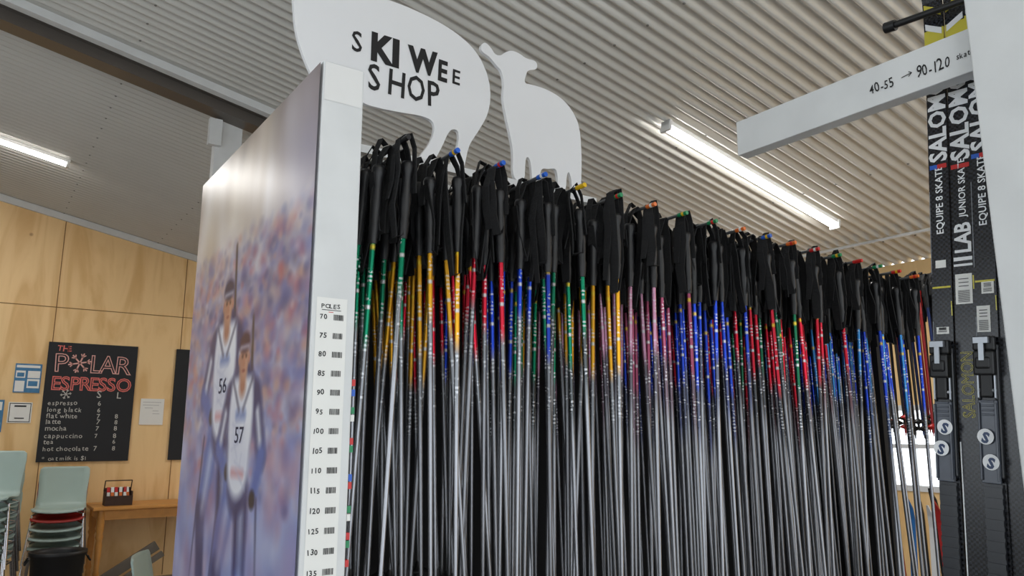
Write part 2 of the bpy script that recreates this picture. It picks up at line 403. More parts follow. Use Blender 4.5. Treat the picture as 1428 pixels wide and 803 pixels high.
# poster ---------------------------------------------------
def poster():
    NY,NZ=260,480
    ya,yb=2.43,1.44;za,zb=2.215,.02
    zs=np.concatenate([np.linspace(za,.95,NZ-60),np.linspace(.95,zb,61)[1:]])
    yv=np.linspace(ya,yb,NY)
    NZ=len(zs)
    Yg,Zg=np.meshgrid(yv,zs)
    C=np.zeros(Yg.shape+(3,))
    keys=[(2.25,(132,118,108)),(2.12,(174,158,142)),(2.0,(222,213,204)),(1.9,(182,174,186)),(1.75,(148,142,168)),(1.55,(142,146,184)),(1.35,(156,166,202)),(1.15,(142,152,194)),(.0,(122,132,172))]
    kz=[k_[0] for k_ in keys][::-1]
    for c in range(3): C[...,c]=np.interp(Zg,kz,[k_[1][c] for k_ in keys][::-1])
    def mix(mask,col):
        for c in range(3): C[...,c]=C[...,c]*(1-mask)+col[c]*mask
    def ell(y,z,ry,rz,col,soft=.3,al=1.0):
        d=np.sqrt(((Yg-y)/ry)**2+((Zg-z)/rz)**2);mix(np.clip((1+soft-d)/(2*soft),0,1)*al,col)
    def cap(p,q,r1,r2,col,soft=.014,al=1.0):
        p=np.array(p);q=np.array(q);d=q-p;L=(d**2).sum()
        t=np.clip(((Yg-p[0])*d[0]+(Zg-p[1])*d[1])/L,0,1)
        dist=np.sqrt((Yg-p[0]-t*d[0])**2+(Zg-p[1]-t*d[1])**2);r=r1+(r2-r1)*t
        mix(np.clip((r+soft-dist)/(2*soft),0,1)*al,col)
    for _ in range(70):
        y=rng.uniform(1.44,2.43);z=rng.uniform(1.90,2.16);ell(y,z,rng.uniform(.03,.08),rng.uniform(.05,.12),[(240,232,220),(150,128,112),(206,188,164),(236,230,228)][rng.integers(4)],.8,.33)
    ell(1.50,2.02,.18,.20,(110,104,140),.8,.5)
    mute=lambda c,f=.28:tuple(c[i]*(1-f)+(154,152,172)[i]*f for i in range(3))
    pal=[mute(c) for c in [(206,134,98),(60,70,140),(190,72,72),(226,220,222),(92,100,165),(154,108,145),(216,174,146),(46,52,104),(134,148,204)]]
    for _ in range(1500):
        y=rng.uniform(1.40,2.46);z=rng.uniform(1.30,1.95);s=rng.uniform(.007,.019)
        ell(y,z,s*1.4,s,pal[rng.integers(len(pal))],.7,.42*min(1,(1.97-z)/.12+.2))
    pal2=[mute(c,.2) for c in [(126,146,208),(170,176,214),(84,94,160),(210,212,230),(150,122,162),(176,106,116),(70,88,160)]]
    for _ in range(560):
        y=rng.uniform(1.40,2.46);z=rng.uniform(.5,1.42);s=rng.uniform(.014,.038)
        ell(y,z,s,s*1.2,pal2[rng.integers(len(pal2))],.8,.42)
    navy=(54,60,104);blu=(86,106,168);wh=(226,229,236);skin=(190,142,122)
    def athlete(cy,hz,s,hat,lean):
        P=lambda u,w:(cy+u*s,hz+w*s)
        cap(P(.06,-.36),P(.15,-.58),.062*s,.05*s,blu);cap(P(.15,-.58),P(.09,-.86),.048*s,.036*s,navy)
        cap(P(-.05,-.36),P(-.07,-.60),.062*s,.05*s,navy);cap(P(-.07,-.60),P(.00,-.86),.048*s,.036*s,blu)
        cap(P(.08,-.42),P(.13,-.56),.026*s,.018*s,(190,200,226),.02,.7);cap(P(-.06,-.42),P(-.08,-.60),.020*s,.014*s,(190,200,226),.02,.7)
        cap(P(.12,-.11),P(.20,-.25),.042*s,.034*s,navy);cap(P(.20,-.25),P(.11,-.31),.034*s,.026*s,blu);ell(*P(.10,-.31),.026*s,.024*s,(44,46,60))
        cap(P(-.13,-.11),P(-.20,-.26),.042*s,.034*s,navy);cap(P(-.20,-.26),P(-.15,-.36),.034*s,.026*s,blu);ell(*P(-.145,-.37),.026*s,.024*s,(44,46,60))
        cap(P(.15,-.15),P(.18,-.22),.016*s,.016*s,wh,.012,.8);cap(P(-.15,-.15),P(-.18,-.22),.016*s,.016*s,wh,.012,.8)
        cap(P(.10,-.10),P(-.10,-.10),.046*s,.046*s,navy);cap(P(0,-.12),P(0,-.34),.12*s,.085*s,navy)
        cap(P(0,-.15),P(0,-.28),.108*s,.095*s,wh);cap(P(.075,-.08),P(.07,-.2),.026*s,.03*s,wh);cap(P(-.075,-.08),P(-.07,-.2),.026*s,.03*s,wh)
        ell(*P(.04,-.22),.06*s,.12*s,(186,192,214),.8,.6);ell(*P(-.06,-.28),.05*s,.06*s,(194,198,218),.8,.55)
        cap(P(.035,-.155),P(-.035,-.155),.012*s,.012*s,(110,134,186),.012);cap(P(.05,-.31),P(-.05,-.31),.008*s,.008*s,(190,104,112),.012,.7)
        for q in range(10): cap(P(rng.uniform(-.09,.09),-.14-.02*q),P(rng.uniform(-.09,.09),-.17-.02*q),.004*s,.003*s,(176,182,206),.006,.5)
        cap(P(.09,-.06),P(.02,-.14),.006*s,.006*s,(60,64,92),.008,.8);cap(P(-.09,-.06),P(-.02,-.14),.006*s,.006*s,(60,64,92),.008,.8)
        cap(P(0,-.03),P(0,-.075),.026*s,.030*s,(166,116,100))
        ell(*P(0,0),.042*s,.058*s,skin,.25)
        ell(*P(.02,-.006),.022*s,.045*s,(164,114,98),.7,.65)
        ell(*P(.046,-.002),.008*s,.014*s,(176,122,104),.4);ell(*P(-.046,-.002),.008*s,.014*s,(184,126,104),.4)
        ell(*P(0,.044),.049*s,.030*s,hat,.25);cap(P(.036,.032),P(-.036,.032),.005*s,.005*s,(204,204,216),.007,.8)
        ell(*P(.017,.006),.009*s,.006*s,(80,56,54),.6,.8);ell(*P(-.017,.006),.009*s,.006*s,(80,56,54),.6,.8)
        cap(P(0,0),P(0,-.016),.004*s,.007*s,(176,118,98),.005);ell(*P(0,-.034),.014*s,.005*s,(140,76,76),.5,.9)
    cap((1.985,1.93),(1.96,1.70),.006,.009,(70,58,54),.008)
    athlete(2.03,1.780,.92,(46,48,80),0)
    cap((1.80,1.72),(1.79,1.60),.006,.009,(70,58,54),.008)
    athlete(1.855,1.628,.86,(70,46,66),0)
    cap((1.70,1.31),(1.62,.75),.005,.005,(60,64,96),.008);cap((2.0,1.32),(2.10,.75),.005,.005,(60,64,96),.008);cap((2.18,1.44),(2.28,.80),.005,.005,(60,64,96),.008)
    for _ in range(90):
        y=rng.uniform(1.44,2.43);z=rng.uniform(.6,1.30);s=rng.uniform(.025,.06);ell(y,z,s,s,pal2[rng.integers(len(pal2))],.9,.30)
    lc=np.clip(C/255.,0,1)**2.2
    vs=np.stack([np.full(Yg.shape,.5215),Yg,Zg],-1).reshape(-1,3)
    idx=np.arange(NY*NZ).reshape(NZ,NY)
    fs=np.stack([idx[:-1,:-1],idx[1:,:-1],idx[1:,1:],idx[:-1,1:]],-1).reshape(-1,4)
    me=bpy.data.meshes.new('poster');me.from_pydata(vs.tolist(),[],fs.tolist())
    at=me.color_attributes.new('print','FLOAT_COLOR','POINT')
    col=np.ones((NY*NZ,4),dtype=np.float32);col[:,:3]=lc.reshape(-1,3);at.data.foreach_set('color',col.ravel())
    m=bpy.data.materials.new('poster_print');m.use_nodes=True;nt=m.node_tree;b=nt.nodes['Principled BSDF']
    a=nt.nodes.new('ShaderNodeAttribute');a.attribute_name='print';nt.links.new(a.outputs['Color'],b.inputs['Base Color'])
    b.inputs['Roughness'].default_value=.28;b.inputs['Specular IOR Level'].default_value=.45
    me.materials.append(m);return me
po=part('poster',poster(),rack,label='large glossy poster of two racing biathletes in white bibs')
navyink=mat('bib_ink',lin(54,56,80),.6)
bb=text_data([('56',.056,-2.068,1.553,1.35,0,.0003,0)])
flat('bib_number',bb,[navyink],FACE_X,(.5205,0,0),po)
bb=text_data([('57',.054,-1.892,1.430,1.35,0,.0003,0)])
flat('bib_number',bb,[navyink],FACE_X,(.5205,0,0),po)
bb=B();rect2(bb,.538,.602,.95,1.718)
ch=flat('size_chart',bb,[M['paper']],FACE_Y,(0,1.4392,0),rack,label='white paper strip listing pole sizes with barcodes')
bb=text_data(hand('POLES',.0125,.547,1.697,1.15,.0002,0,3,.05));rect2(bb,.549,.589,1.6925,1.6938,0);rect2(bb,.563,.573,1.6885,1.6898,1)
flat('chart_heading',bb,[M['ink'],M['red']],FACE_Y,(0,1.4386,0),ch)
for i in range(19):
    s=str(70+5*i)
    bb=text_data(hand(s,.0140,.5415 if len(s)==3 else .546,1.6745-.0372*i,1.0,.0003,0,7,.10))
    x=.574;zc=1.6745-.0372*i
    while x<.594:
        w=random.choice([.0006,.001,.0015]);rect2(bb,x,x+w,zc-.001,zc+.0105,0);x+=w+random.choice([.0006,.0009])
    flat('size_label',bb,[M['ink']],FACE_Y,(0,1.4386,0),ch)
bb=B();rect2(bb,.532,.616,2.135,2.219)
flat('notice',bb,[mat('faded_paper',lin(222,222,220),.6,0,.05,10)],FACE_Y,(0,1.4392,0),rack,label='blank white taped paper')
for i,(z,m_) in enumerate(((1.545,'red'),(1.525,'blue'),(1.49,'green'),(1.475,'paper'),(1.43,'red'),(1.415,'green'),(1.36,'blue'),(1.345,'red'),(1.30,'green'),(1.285,'paper'),(1.25,'red'),(1.235,'green'),(1.20,'red'))):
    bb=B();bb.box(.6202,.6275,1.442,1.455,z,z+.013)
    part('tape_tab',bb.mesh('tape_tab',[M[m_]]),rack,label='small %s tape tab'%({'paper':'white'}.get(m_,m_)))

# ------------------------------------------------------------------ ski poles
grip_me=B().lathe([(.004,0),(.0125,-.002),(.0155,-.010),(.0145,-.022),(.0108,-.034),(.0116,-.06),(.0128,-.085),(.0116,-.115),(.0106,-.135),(.0120,-.142),(.0088,-.178)],12).mesh('grip',[M['black']])
def strap_mesh(v):
    r=random.Random(v+3)
    u=lambda a:r.uniform(-a,a)
    top=.047+r.uniform(0,.010)
    low=.10+r.uniform(0,.14)
    a=[(.004,0,-.004),(-.004,u(.003),.022),(-.014,u(.004),top-.006),(-.0225,u(.005),top),(-.029,u(.005),top-.006),(-.031,u(.005),.015),(-.028+u(.005),u(.006),-.03),(-.024+u(.008),u(.008),-low*.6),(-.016+u(.010),u(.01),-low),(-.004+u(.008),u(.008),-low*.97),(.006+u(.006),u(.006),-low*.6),(.015,u(.005),-.02)]
    b=B();b.ribbon(a,.022,.0028,ws=[.7,.9,1,1,1,1.1,1.1+u(.1),1.2+u(.2),1.0,1.0,1.1,.7])
    c=[(-.024,.006,top-.004),(-.034+u(.006),.012+u(.005),0),(-.034+u(.008),.012+u(.008),-.05),(-.034+u(.010),.012,-.09-r.uniform(0,.12))]
    b.ribbon(c,.017,.003,ws=[.9,1.1,1.2,.8])
    d=[(-.020,-.008,top+.002),(-.008+u(.006),-.010,top+.004+r.uniform(0,.012)),(.006+u(.005),-.011,top-.02),(.010+u(.006),-.012,-.04-r.uniform(0,.05))]
    b.ribbon(d,.017,.0028)
    return b.mesh('strap',[M['strap']])
straps=[strap_mesh(v) for v in range(12)]
G=lin(10,124,90);GO=lin(214,156,34);RD=lin(204,28,54);BL=lin(36,70,190);PK=lin(196,142,170);MG=lin(156,74,102);LB=lin(54,128,190);DG=lin(22,96,66)
mg=lin(122,124,128)
spec=[(G,'green',mg,.97),(GO,'gold',mg,.98),(RD,'red',mg,.98),(BL,'blue',mg,1.0),(G,'green',lin(80,84,86),1.04),(GO,'gold',mg,1.08),(PK,'pink',lin(96,92,100),1.12),(MG,'maroon',lin(108,92,102),1.16),(BL,'blue',lin(84,88,106),1.20),(BL,'blue',lin(76,82,114),1.25),(RD,'red',lin(80,82,86),1.30),(DG,'dark green',lin(80,82,86),1.35),(RD,'red',lin(86,84,88),1.40),(RD,'red',lin(108,76,82),1.45),(LB,'light blue',lin(80,84,92),1.50),(BL,'blue',lin(76,90,122),1.55),(LB,'light blue',lin(80,84,92),1.58),(BL,'blue',mg,1.6)]
nper=15
for i,x in enumerate(pegx):
    colr,cn,dkc,Lp=spec[i]
    sm=shaft_mat('shaft_%s'%cn.replace(' ','_'),colr,dkc,Lp)
    shaft_me=B().tube((0,0,-.16),(0,0,-.53),.0063,.0061,8).tube((0,0,-.53),(0,0,-Lp+.04),.0060,.0044,8,caps=True).mesh('shaft',[sm])
    zb=-Lp
    bask_me=B().lathe([(.006,zb+.075),(.010,zb+.06),(.028,zb+.052),(.029,zb+.047),(.012,zb+.046),(.008,zb+.03),(.003,zb+.012),(.0015,zb)],12,sy=.8).mesh('basket',[M['basket']])
    for j in range(nper):
        side=1 if (j%2==0) else -1
        y=1.440+.0326*j
        z=pegz(x)-.044+.008*(1-(y-1.40)/.55)
        sd=2.3 if i<3 else (1.6 if i<7 else 1.2)
        tilt=max(-4.5,min(4.5,random.gauss(0,sd)))
        if i<2: tilt+=.5*(-1 if j%3 else 1)
        tilt-=.5
        tx=random.gauss(0,.7)
        if j>=9: tx=abs(tx)*-.4
        rz=0 if side==1 else math.pi
        off=random.uniform(.016,.040)
        e=empty('ski_pole',(x+side*off,y,z+random.uniform(-.012,.008)),'%s ski pole with black grip hanging by its strap'%cn,'ski pole','ski poles hanging on the rack pegs')
        e.rotation_euler=(Matrix.Rotation(math.radians(tilt),3,'Y')@Matrix.Rotation(math.radians(tx),3,'X')@Matrix.Rotation(rz+random.uniform(-.5,.5),3,'Z')).to_euler()
        obj('grip',grip_me,e);obj('strap',straps[random.randrange(12)],e);obj('shaft',shaft_me,e,label='%s printed upper shaft fading to silver alloy'%cn);obj('basket',bask_me,e)

# ------------------------------------------------------------------ sheep signs
def smooth(pts,it=1):
    for _ in range(it):
        o=[]
        n=len(pts)
        for i in range(n):
            a=pts[i];b=pts[(i+1)%n]
            o.append((a[0]*.75+b[0]*.25,a[1]*.75+b[1]*.25));o.append((a[0]*.25+b[0]*.75,a[1]*.25+b[1]*.75))
        pts=o
    return pts
def mm(s): return [tuple(float(q)/1000 for q in t.split(',')) for t in s.split()]
sheep=mm('592,2760 588,2690 600,2616 610,2524 640,2450 668,2400 690,2330 700,2246 735,2246 740,2330 750,2375 790,2385 815,2368 860,2366 938,2371 1000,2378 1040,2372 1047,2344 1030,2295 998,2250 998,2246 1046,2246 1052,2256 1074,2300 1092,2345 1108,2362 1128,2362 1131,2330 1120,2290 1104,2252 1104,2246 1150,2246 1154,2262 1166,2320 1185,2352 1207,2387 1236,2440 1247,2505 1236,2575 1190,2646 1100,2690 964,2712 850,2712 760,2730 700,2745 660,2800 625,2810')
e=empty('sheep_sign',(.9,1.9,2.246),'white cut-out sheep shop sign standing on pole rack','sign')
b1=B();b1.poly(smooth(sheep,2),1.894,1.906)
o=part('board',b1.mesh('board',[M['signwhite']]),e)
T=[('S',.088,.772,2.518,.85,2,.0010,0),('K',.116,.830,2.510,.84,0,.0060,0),('I',.116,.897,2.510,.95,0,.0060,0),('W',.104,.958,2.514,.82,2,.0055,0),('E',.094,1.050,2.508,.74,-2,.0030,0),
   ('E',.068,1.100,2.510,.92,-2,.0010,0),('S',.112,.826,2.416,.80,3,.0014,0),('H',.114,.884,2.418,.76,-2,.0014,0),('O',.112,.949,2.420,.68,0,.0014,0),('P',.114,1.016,2.416,.78,2,.0014,0)]
for t in T: flat('letter',text_data([t]),[M['ink']],FACE_Y,(0,1.8925,0),o)
lamb=mm('1205,2664 1222,2686 1246,2672 1262,2652 1285,2656 1300,2672 1327,2688 1360,2686 1385,2676 1426,2680 1434,2662 1424,2646 1395,2638 1386,2622 1376,2585 1410,2590 1468,2590 1520,2580 1561,2560 1600,2520 1616,2470 1620,2380 1616,2300 1614,2246 1576,2246 1574,2290 1562,2322 1552,2300 1548,2246 1516,2246 1514,2300 1505,2318 1480,2310 1446,2306 1440,2280 1438,2246 1408,2246 1406,2300 1398,2332 1384,2332 1380,2300 1378,2246 1330,2246 1334,2335 1322,2390 1308,2440 1291,2510 1298,2560 1288,2604 1268,2616 1240,2640 1212,2646')
e=empty('lamb_sign',(1.45,1.9,2.246),'plain white cut-out lamb sign standing on pole rack','sign')
b1=B();b1.poly(smooth(lamb,2),1.894,1.906)
part('board',b1.mesh('board',[M['signwhite']]),e)

# ------------------------------------------------------------------ ski rack at the side
sr=empty('ski_rack',(1.65,.6,0),'white timber ski rack post with horizontal arm marked in pen','rack')
bb=B();bb.box(1.60,1.68,.50,.645,0,cz(1.68));part('post',bb.mesh('post',[M['whitewood']]),sr,bevel=.003)
bb=B();bb.box(1.63,1.672,.64,1.257,2.192,2.288);arm=part('arm',bb.mesh('arm',[M['whitewood']]),sr,bevel=.002)
bb=text_data(hand('40-55',.031,-.877,2.223,.72,.0003,0,8,.12));flat('pen_writing',bb,[M['ink']],FACE_X,(1.6288,0,0),arm)
bb=B();line2(bb,-.802,2.235,-.778,2.238,.0018);line2(bb,-.785,2.243,-.778,2.238,.0018);line2(bb,-.786,2.232,-.778,2.238,.0018);flat('pen_arrow',bb,[M['ink']],FACE_X,(1.6288,0,0),arm)
bb=text_data(hand('90-120',.036,-.769,2.220,.64,.0003,0,8,.12));flat('pen_writing',bb,[M['ink']],FACE_X,(1.6288,0,0),arm)
bb=text_data(hand('skate',.018,-.684,2.228,.78,.0002,0,8,.12));flat('pen_writing',bb,[M['ink']],FACE_X,(1.6288,0,0),arm)
bb=B();bb.tube((1.685,.55,2.372),(1.685,.845,2.398),.008,seg=10);bb.tube((1.685,.830,2.396),(1.685,.855,2.399),.013,seg=10)
part('holder_bar',bb.mesh('holder_bar',[M['black']]),sr)
bb=B();bb.box(1.66,1.95,.50,1.0,.54,.58);bb.box(1.69,1.73,.93,.97,0,.54);bb.box(1.88,1.92,.93,.97,0,.54);bb.box(1.88,1.92,.52,.56,0,.54);part('shelf',bb.mesh('shelf',[M['whitewood']]),sr)
wm=[mat('ski_white_print',lin(232,234,236),.4),M['skiyellow'],M['red'],M['blue'],M['ink'],mat('ski_grey_print',lin(120,124,130),.4)]
badge_blue=mat('badge_blue',lin(36,58,96),.4)
L=1.98
def toff(z): return -.012*math.exp(-((z-.95)/.55)**2)-.05*max(0,(z-(L-.2))/.2)**2
def tth(z): return .006+.010*math.exp(-((z-.95)/.5)**2)
def ski(y_at_22,xc,style,binding,label,staged):
    yb=y_at_22+.063*(2.2-.585)
    e=empty('cross_country_ski',(xc,yb,.585),label,'ski','racing skis standing on the ski rack',rot=Euler((math.atan(.063),0,0)))
    st=[]
    HW=.0212
    for k_ in range(61):
        z=L*k_/60
        w=HW
        if z<.04: w=.018+.0032*z/.04
        if z>L-.16: w=HW*math.sqrt(max(0.02,1-((z-(L-.16))/.16)**2*.93))
        st.append((z,w,tth(z),toff(z)))
    vs=[]
    for z,w,t,off in st: vs+=[(off-t/2,-w,z),(off+t/2,-w,z),(off+t/2,w,z),(off-t/2,w,z)]
    b1=B();fs=[];n=len(st)
    for k_ in range(n-1):
        o_=k_*4
        for a in range(4): fs.append((o_+a,o_+(a+1)%4,o_+4+(a+1)%4,o_+4+a))
    b1.add(vs,fs[:],0);b1.add(vs[:4],[(0,1,2,3)],0);b1.add(vs[-4:],[(0,1,2,3)],0)
    me=b1.mesh('ski_body',[M['skiblack'],M['skiyellow'],M['skiblue'],wm[0]])
    for pl in me.polygons:
        z=pl.center.z
        if style in('A','B','C'):
            if z>L-.07 or 1.73<z<1.77 or 1.80<z<1.82: pl.material_index=1
            elif 1.77<z<1.79: pl.material_index=3
        if style=='D' and z>1.3: pl.material_index=2
    obj('ski_body',me,e)
    def deco(q,name='ski_graphic',mats=wm):
        mt=basis(UP_X[0],UP_X[1],(0,0,0));out=[]
        for v in q.v:
            w_=mt@Vector((v[0],v[1],0));z=w_.z
            out.append((toff(z)-tth(z)/2-.0010-max(0,v[2])-(.0002 if v[2]!=0 else 0),w_.y,z))
        q.v=out
        return obj(name,q.mesh(name,mats),e)
    def rects(rc):
        for r in rc:
            q=B();rect2(q,*r);deco(q,'colour_band')
    def tips(sg):
        for t in range(6):
            q=B();h=.018 if t<4 else .010
            q.add([(1.72+.045*t,-h*sg,0),(1.735+.045*t,-h*sg,0),(1.755+.045*t,h*sg,0),(1.74+.045*t,h*sg,0)],[(0,1,2,3)],[1,0][t%2]);deco(q,'tip_stripe')
    if style in('A','C'):
        deco(text_data([('SALOMON',.052,1.466,-.0185,.94,0,.0016,0)]),'ski_lettering')
        deco(text_data([('EQUIPE 8 SKATE',.0215,1.300,-.008,1.0,0,.0003,0)]),'ski_lettering')
        rects([(1.450,1.460,-.018,.002,2),(1.450,1.460,.002,.018,3),(1.18,1.184,-.019,.019,1),(.30,1.15,-.0208,-.0188,1),(1.0,1.4,.0192,.0208,5)]);tips(1)
    elif style=='B':
        deco(text_data([('SALOMON',.054,1.458,-.0195,.94,0,.0017,0)]),'ski_lettering')
        deco(text_data([('JUNIOR SKATE',.020,1.33,-.009,1.0,0,.0003,0)]),'ski_lettering')
        deco(text_data([('LAB',.046,1.250,-.0165,.85,0,.0014,0)]),'ski_lettering')
        deco(text_data([('SALOMON',.034,.90,-.012,.85,0,10.0004,1)]),'ski_lettering')
        rects([(1.44,1.450,-.019,.019,2),(1.234,1.242,-.019,.019,0),(1.222,1.227,-.019,.019,0),(.2,1.2,-.0208,-.0182,1),(.2,.85,.0182,.0208,0)]);tips(-1)
    else:
        deco(text_data([('SALOMON',.050,1.465,-.018,.94,0,.0010,0)]),'ski_lettering')
    def sticker(z0,z1,w_,bars=True,yc=0):
        q=B();rect2(q,z0,z1,yc-w_,yc+w_,0)
        if bars:
            z=z0+.004
            while z<z0+(z1-z0)*.45:
                rect2(q,z,z+.001,yc-w_*.7,yc+w_*.7,1,.0004);z+=.0022
            for f_ in (.58,.7,.82): rect2(q,z0+(z1-z0)*f_,z0+(z1-z0)*f_+.0016,yc-w_*.6,yc+w_*.6,1,.0004)
        deco(q,'barcode_sticker',[M['paper'],M['ink']])
    if style=='A': sticker(1.225,1.242,.011,False);sticker(1.08,1.095,.013,True)
    if style=='B': sticker(1.14,1.205,.017)
    if style=='C': sticker(1.075,1.13,.013,True,.005);sticker(1.155,1.18,.012,True,-.005)
    if binding:
        xo=-.020;zb=.80
        b3=B();b3.box(xo-.006,xo+.001,-.0215,.0215,zb-.02,zb+.25)
        for sy_ in(-1,1): b3.box(xo-.012,xo-.006,min(sy_*.013,sy_*.019),max(sy_*.013,sy_*.019),zb+.135,zb+.20)
        bd=obj('binding',b3.mesh('binding',[M['bind']]),e,bevel=.003)
        bp=B();bp.box(xo-.013,xo-.006,-.0175,.0175,zb-.03,zb+.135)
        for sy_ in(-1,1): bp.box(xo-.018,xo-.013,min(sy_*.0135,sy_*.0175),max(sy_*.0135,sy_*.0175),zb-.025,zb+.13)
        for q in range(4): bp.box(xo-.0155,xo-.013,-.0125,.0125,zb+.104+.009*q,zb+.108+.009*q)
        obj('foot_plate',bp.mesh('foot_plate',[M['bindpad']]),bd,bevel=.0015,label='smoky grey foot plate')
        b4=B();b4.box(xo-.026,xo-.006,-.0195,.0195,zb+.185,zb+.235);b4.box(xo-.030,xo-.022,-.014,.014,zb+.198,zb+.222);b4.box(xo-.022,xo-.006,-.021,.021,zb+.235,zb+.265)
        b4.box(xo-.018,xo-.006,-.012,.012,zb+.14,zb+.19)
        obj('toe_clamp',b4.mesh('toe_clamp',[M['black']]),bd,bevel=.004)
        b5=B()
        b5.box(xo-.032,xo-.024,-.014,.014,zb+.250,zb+.262);b5.box(xo-.031,xo-.027,-.005,.005,zb+.215,zb+.252)
        obj('lever',b5.mesh('lever',[M['silver']]),bd,label='silver release lever')
        bq=B()
        for sy_ in(-1,1): bq.tube((xo-.013,sy_*.009,zb+.155),(xo-.0085,sy_*.016,zb+.155),.004);bq.box(xo-.0135,xo-.012,sy_*.016-.0015,sy_*.016+.0015,zb+.14,zb+.185)
        obj('side_rail',bq.mesh('side_rail',[M['silver']]),bd,label='thin silver side rails')
        for zc_,dy in staged:
            b6=B()
            vs=[(xo-.0190,dy+.0158*math.cos(t),zb+zc_+.0158*math.sin(t)) for t in [2*math.pi*q/24 for q in range(24)]]
            b6.add(vs,[tuple(range(24))],0)
            tq=text_data([('S',.029,-dy-.0083,zb+zc_-.0101,.95,-14,.0014,1)])
            mt=basis(FACE_X[0],FACE_X[1],(xo-.0195,0,0));tq.v=[tuple(mt@Vector(v)) for v in tq.v]
            b6.add(tq.v,tq.f,1)
            obj('logo_badge',b6.mesh('logo_badge',[wm[0],badge_blue]),bd,label='round white badge with dark blue letter')
        b7=B();b7.box(xo-.004,xo+.002,-.017,.017,zb-.24,zb-.032)
        for q in range(9): b7.box(xo-.007,xo-.003,-.017,.017,zb-.05-.021*q,zb-.038-.021*q)
        obj('heel_pad',b7.mesh('heel_pad',[M['bind']]),bd)
ski(.772,1.722,'A',True,'black racing ski with yellow tip and boot binding, beside rack arm',((.082,-.005),(.038,.004)))
ski(.728,1.727,'B',False,'black junior racing ski with yellow edges between two bound skis',())
ski(.684,1.722,'C',True,'black racing ski with boot binding next to white post',((.062,.004),(.012,-.004)))
ski(.641,1.727,'D',False,'blue racing ski partly hidden behind white post',())

# ------------------------------------------------------------------ kids' poles by the window
st=empty('pole_stand',(4.3,1.95,0),'black steel rail stand holding short ski poles','rack')
bb=B();bb.box(4.28,4.32,1.78,1.82,0.03,2.33);part('upright',bb.mesh('u',[M['black']]),st)
bb=B();bb.box(4.28,4.32,2.46,2.50,0.03,2.33);part('upright',bb.mesh('u',[M['black']]),st)
bb=B();bb.box(4.285,4.315,1.82,2.46,2.30,2.33);part('rail',bb.mesh('r',[M['black']]),st)
bb=B();bb.box(4.1,4.5,1.78,1.82,0,.03);part('foot',bb.mesh('ft',[M['black']]),st)
bb=B();bb.box(4.1,4.5,2.46,2.50,0,.03);part('foot',bb.mesh('ft',[M['black']]),st)
kc=mat('kid_shaft',lin(34,32,36),.3,.3,.5,40);kr=mat('kid_shaft_red',lin(170,34,40),.3,.3,.5,40);kb=mat('kid_shaft_blue',lin(40,60,120),.3,.3,.6,40)
gk=[B().lathe([(.014,0),(.017,-.01),(.012,-.03),(.014,-.08),(.010,-.13)],8).mesh('grip',[m_]) for m_ in (M['red'],M['black'])]
shm=[B().tube((0,0,-.12),(0,0,-.78),.0095,.007,8).mesh('shaft',[m_]) for m_ in (kc,kr,kb)]
bkm=[B().lathe([(.006,-.73),(.03,-.745),(.03,-.75),(.006,-.76),(.002,-.80)],10).mesh('basket',[m_]) for m_ in (M['red'],M['black'])]
for i in range(28):
    y=1.88+.0205*i
    sd=1 if i%2 else -1
    e=empty('ski_pole',(4.30+sd*.034,y,2.285+random.uniform(-.06,.01)),'short child ski pole with %s grip hanging on black stand'%('red' if i%3==0 else 'black'),'ski pole','short poles on the stand')
    e.rotation_euler=(random.uniform(-.03,.03),random.uniform(-.02,.02),random.uniform(-.4,.4)+(0 if sd>0 else math.pi))
    obj('grip',gk[0 if i%3==0 else 1],e);obj('strap',straps[i%12],e);obj('shaft',shm[(1 if i%3==0 else (2 if i%7==3 else 0))],e);obj('basket',bkm[0 if i%3==0 else 1],e)
bn=empty('ski_bin',(4.75,2.45,0),'low timber bin holding short colourful skis','bin')
bb=B();bb.box(4.6,4.95,2.1,2.8,0,.02);bb.box(4.6,4.62,2.1,2.8,.02,.5);bb.box(4.93,4.95,2.1,2.8,.02,.5);bb.box(4.62,4.93,2.1,2.12,.02,.5);bb.box(4.62,4.93,2.78,2.8,.02,.5)
part('box',bb.mesh('b',[M['plank']]),bn)
for i in range(10):
    c,cn=[('skiblack','black'),('skiblue','blue'),('skired','red'),('skiblack','black'),('signwhite','white')][i%5]
    vs=[];Ls=1.02+.16*random.random()
    b1=B()
    n=16
    for k_ in range(n+1):
        z=Ls*k_/n;w=.019 if z<Ls-.12 else .019*math.sqrt(max(.03,1-((z-Ls+.12)/.12)**2*.95));off=-.05*max(0,(z-(Ls-.15))/.15)**2
        vs+=[(off-.006,-w,z),(off+.006,-w,z),(off+.006,w,z),(off-.006,w,z)]
    fs=[(k_*4+a,k_*4+(a+1)%4,k_*4+4+(a+1)%4,k_*4+4+a) for k_ in range(n) for a in range(4)]
    b1.add(vs,fs);b1.add(vs[:4],[(0,1,2,3)]);b1.add(vs[-4:],[(0,1,2,3)])
    obj('short_ski',b1.mesh('short_ski',[M[c]]),None,'short %s child ski standing in low timber bin'%cn,'ski',group='short skis in the bin',loc=(4.70+.09*(i%2),2.19+.062*i,.022),rot=(random.uniform(-.06,.06),0,0))

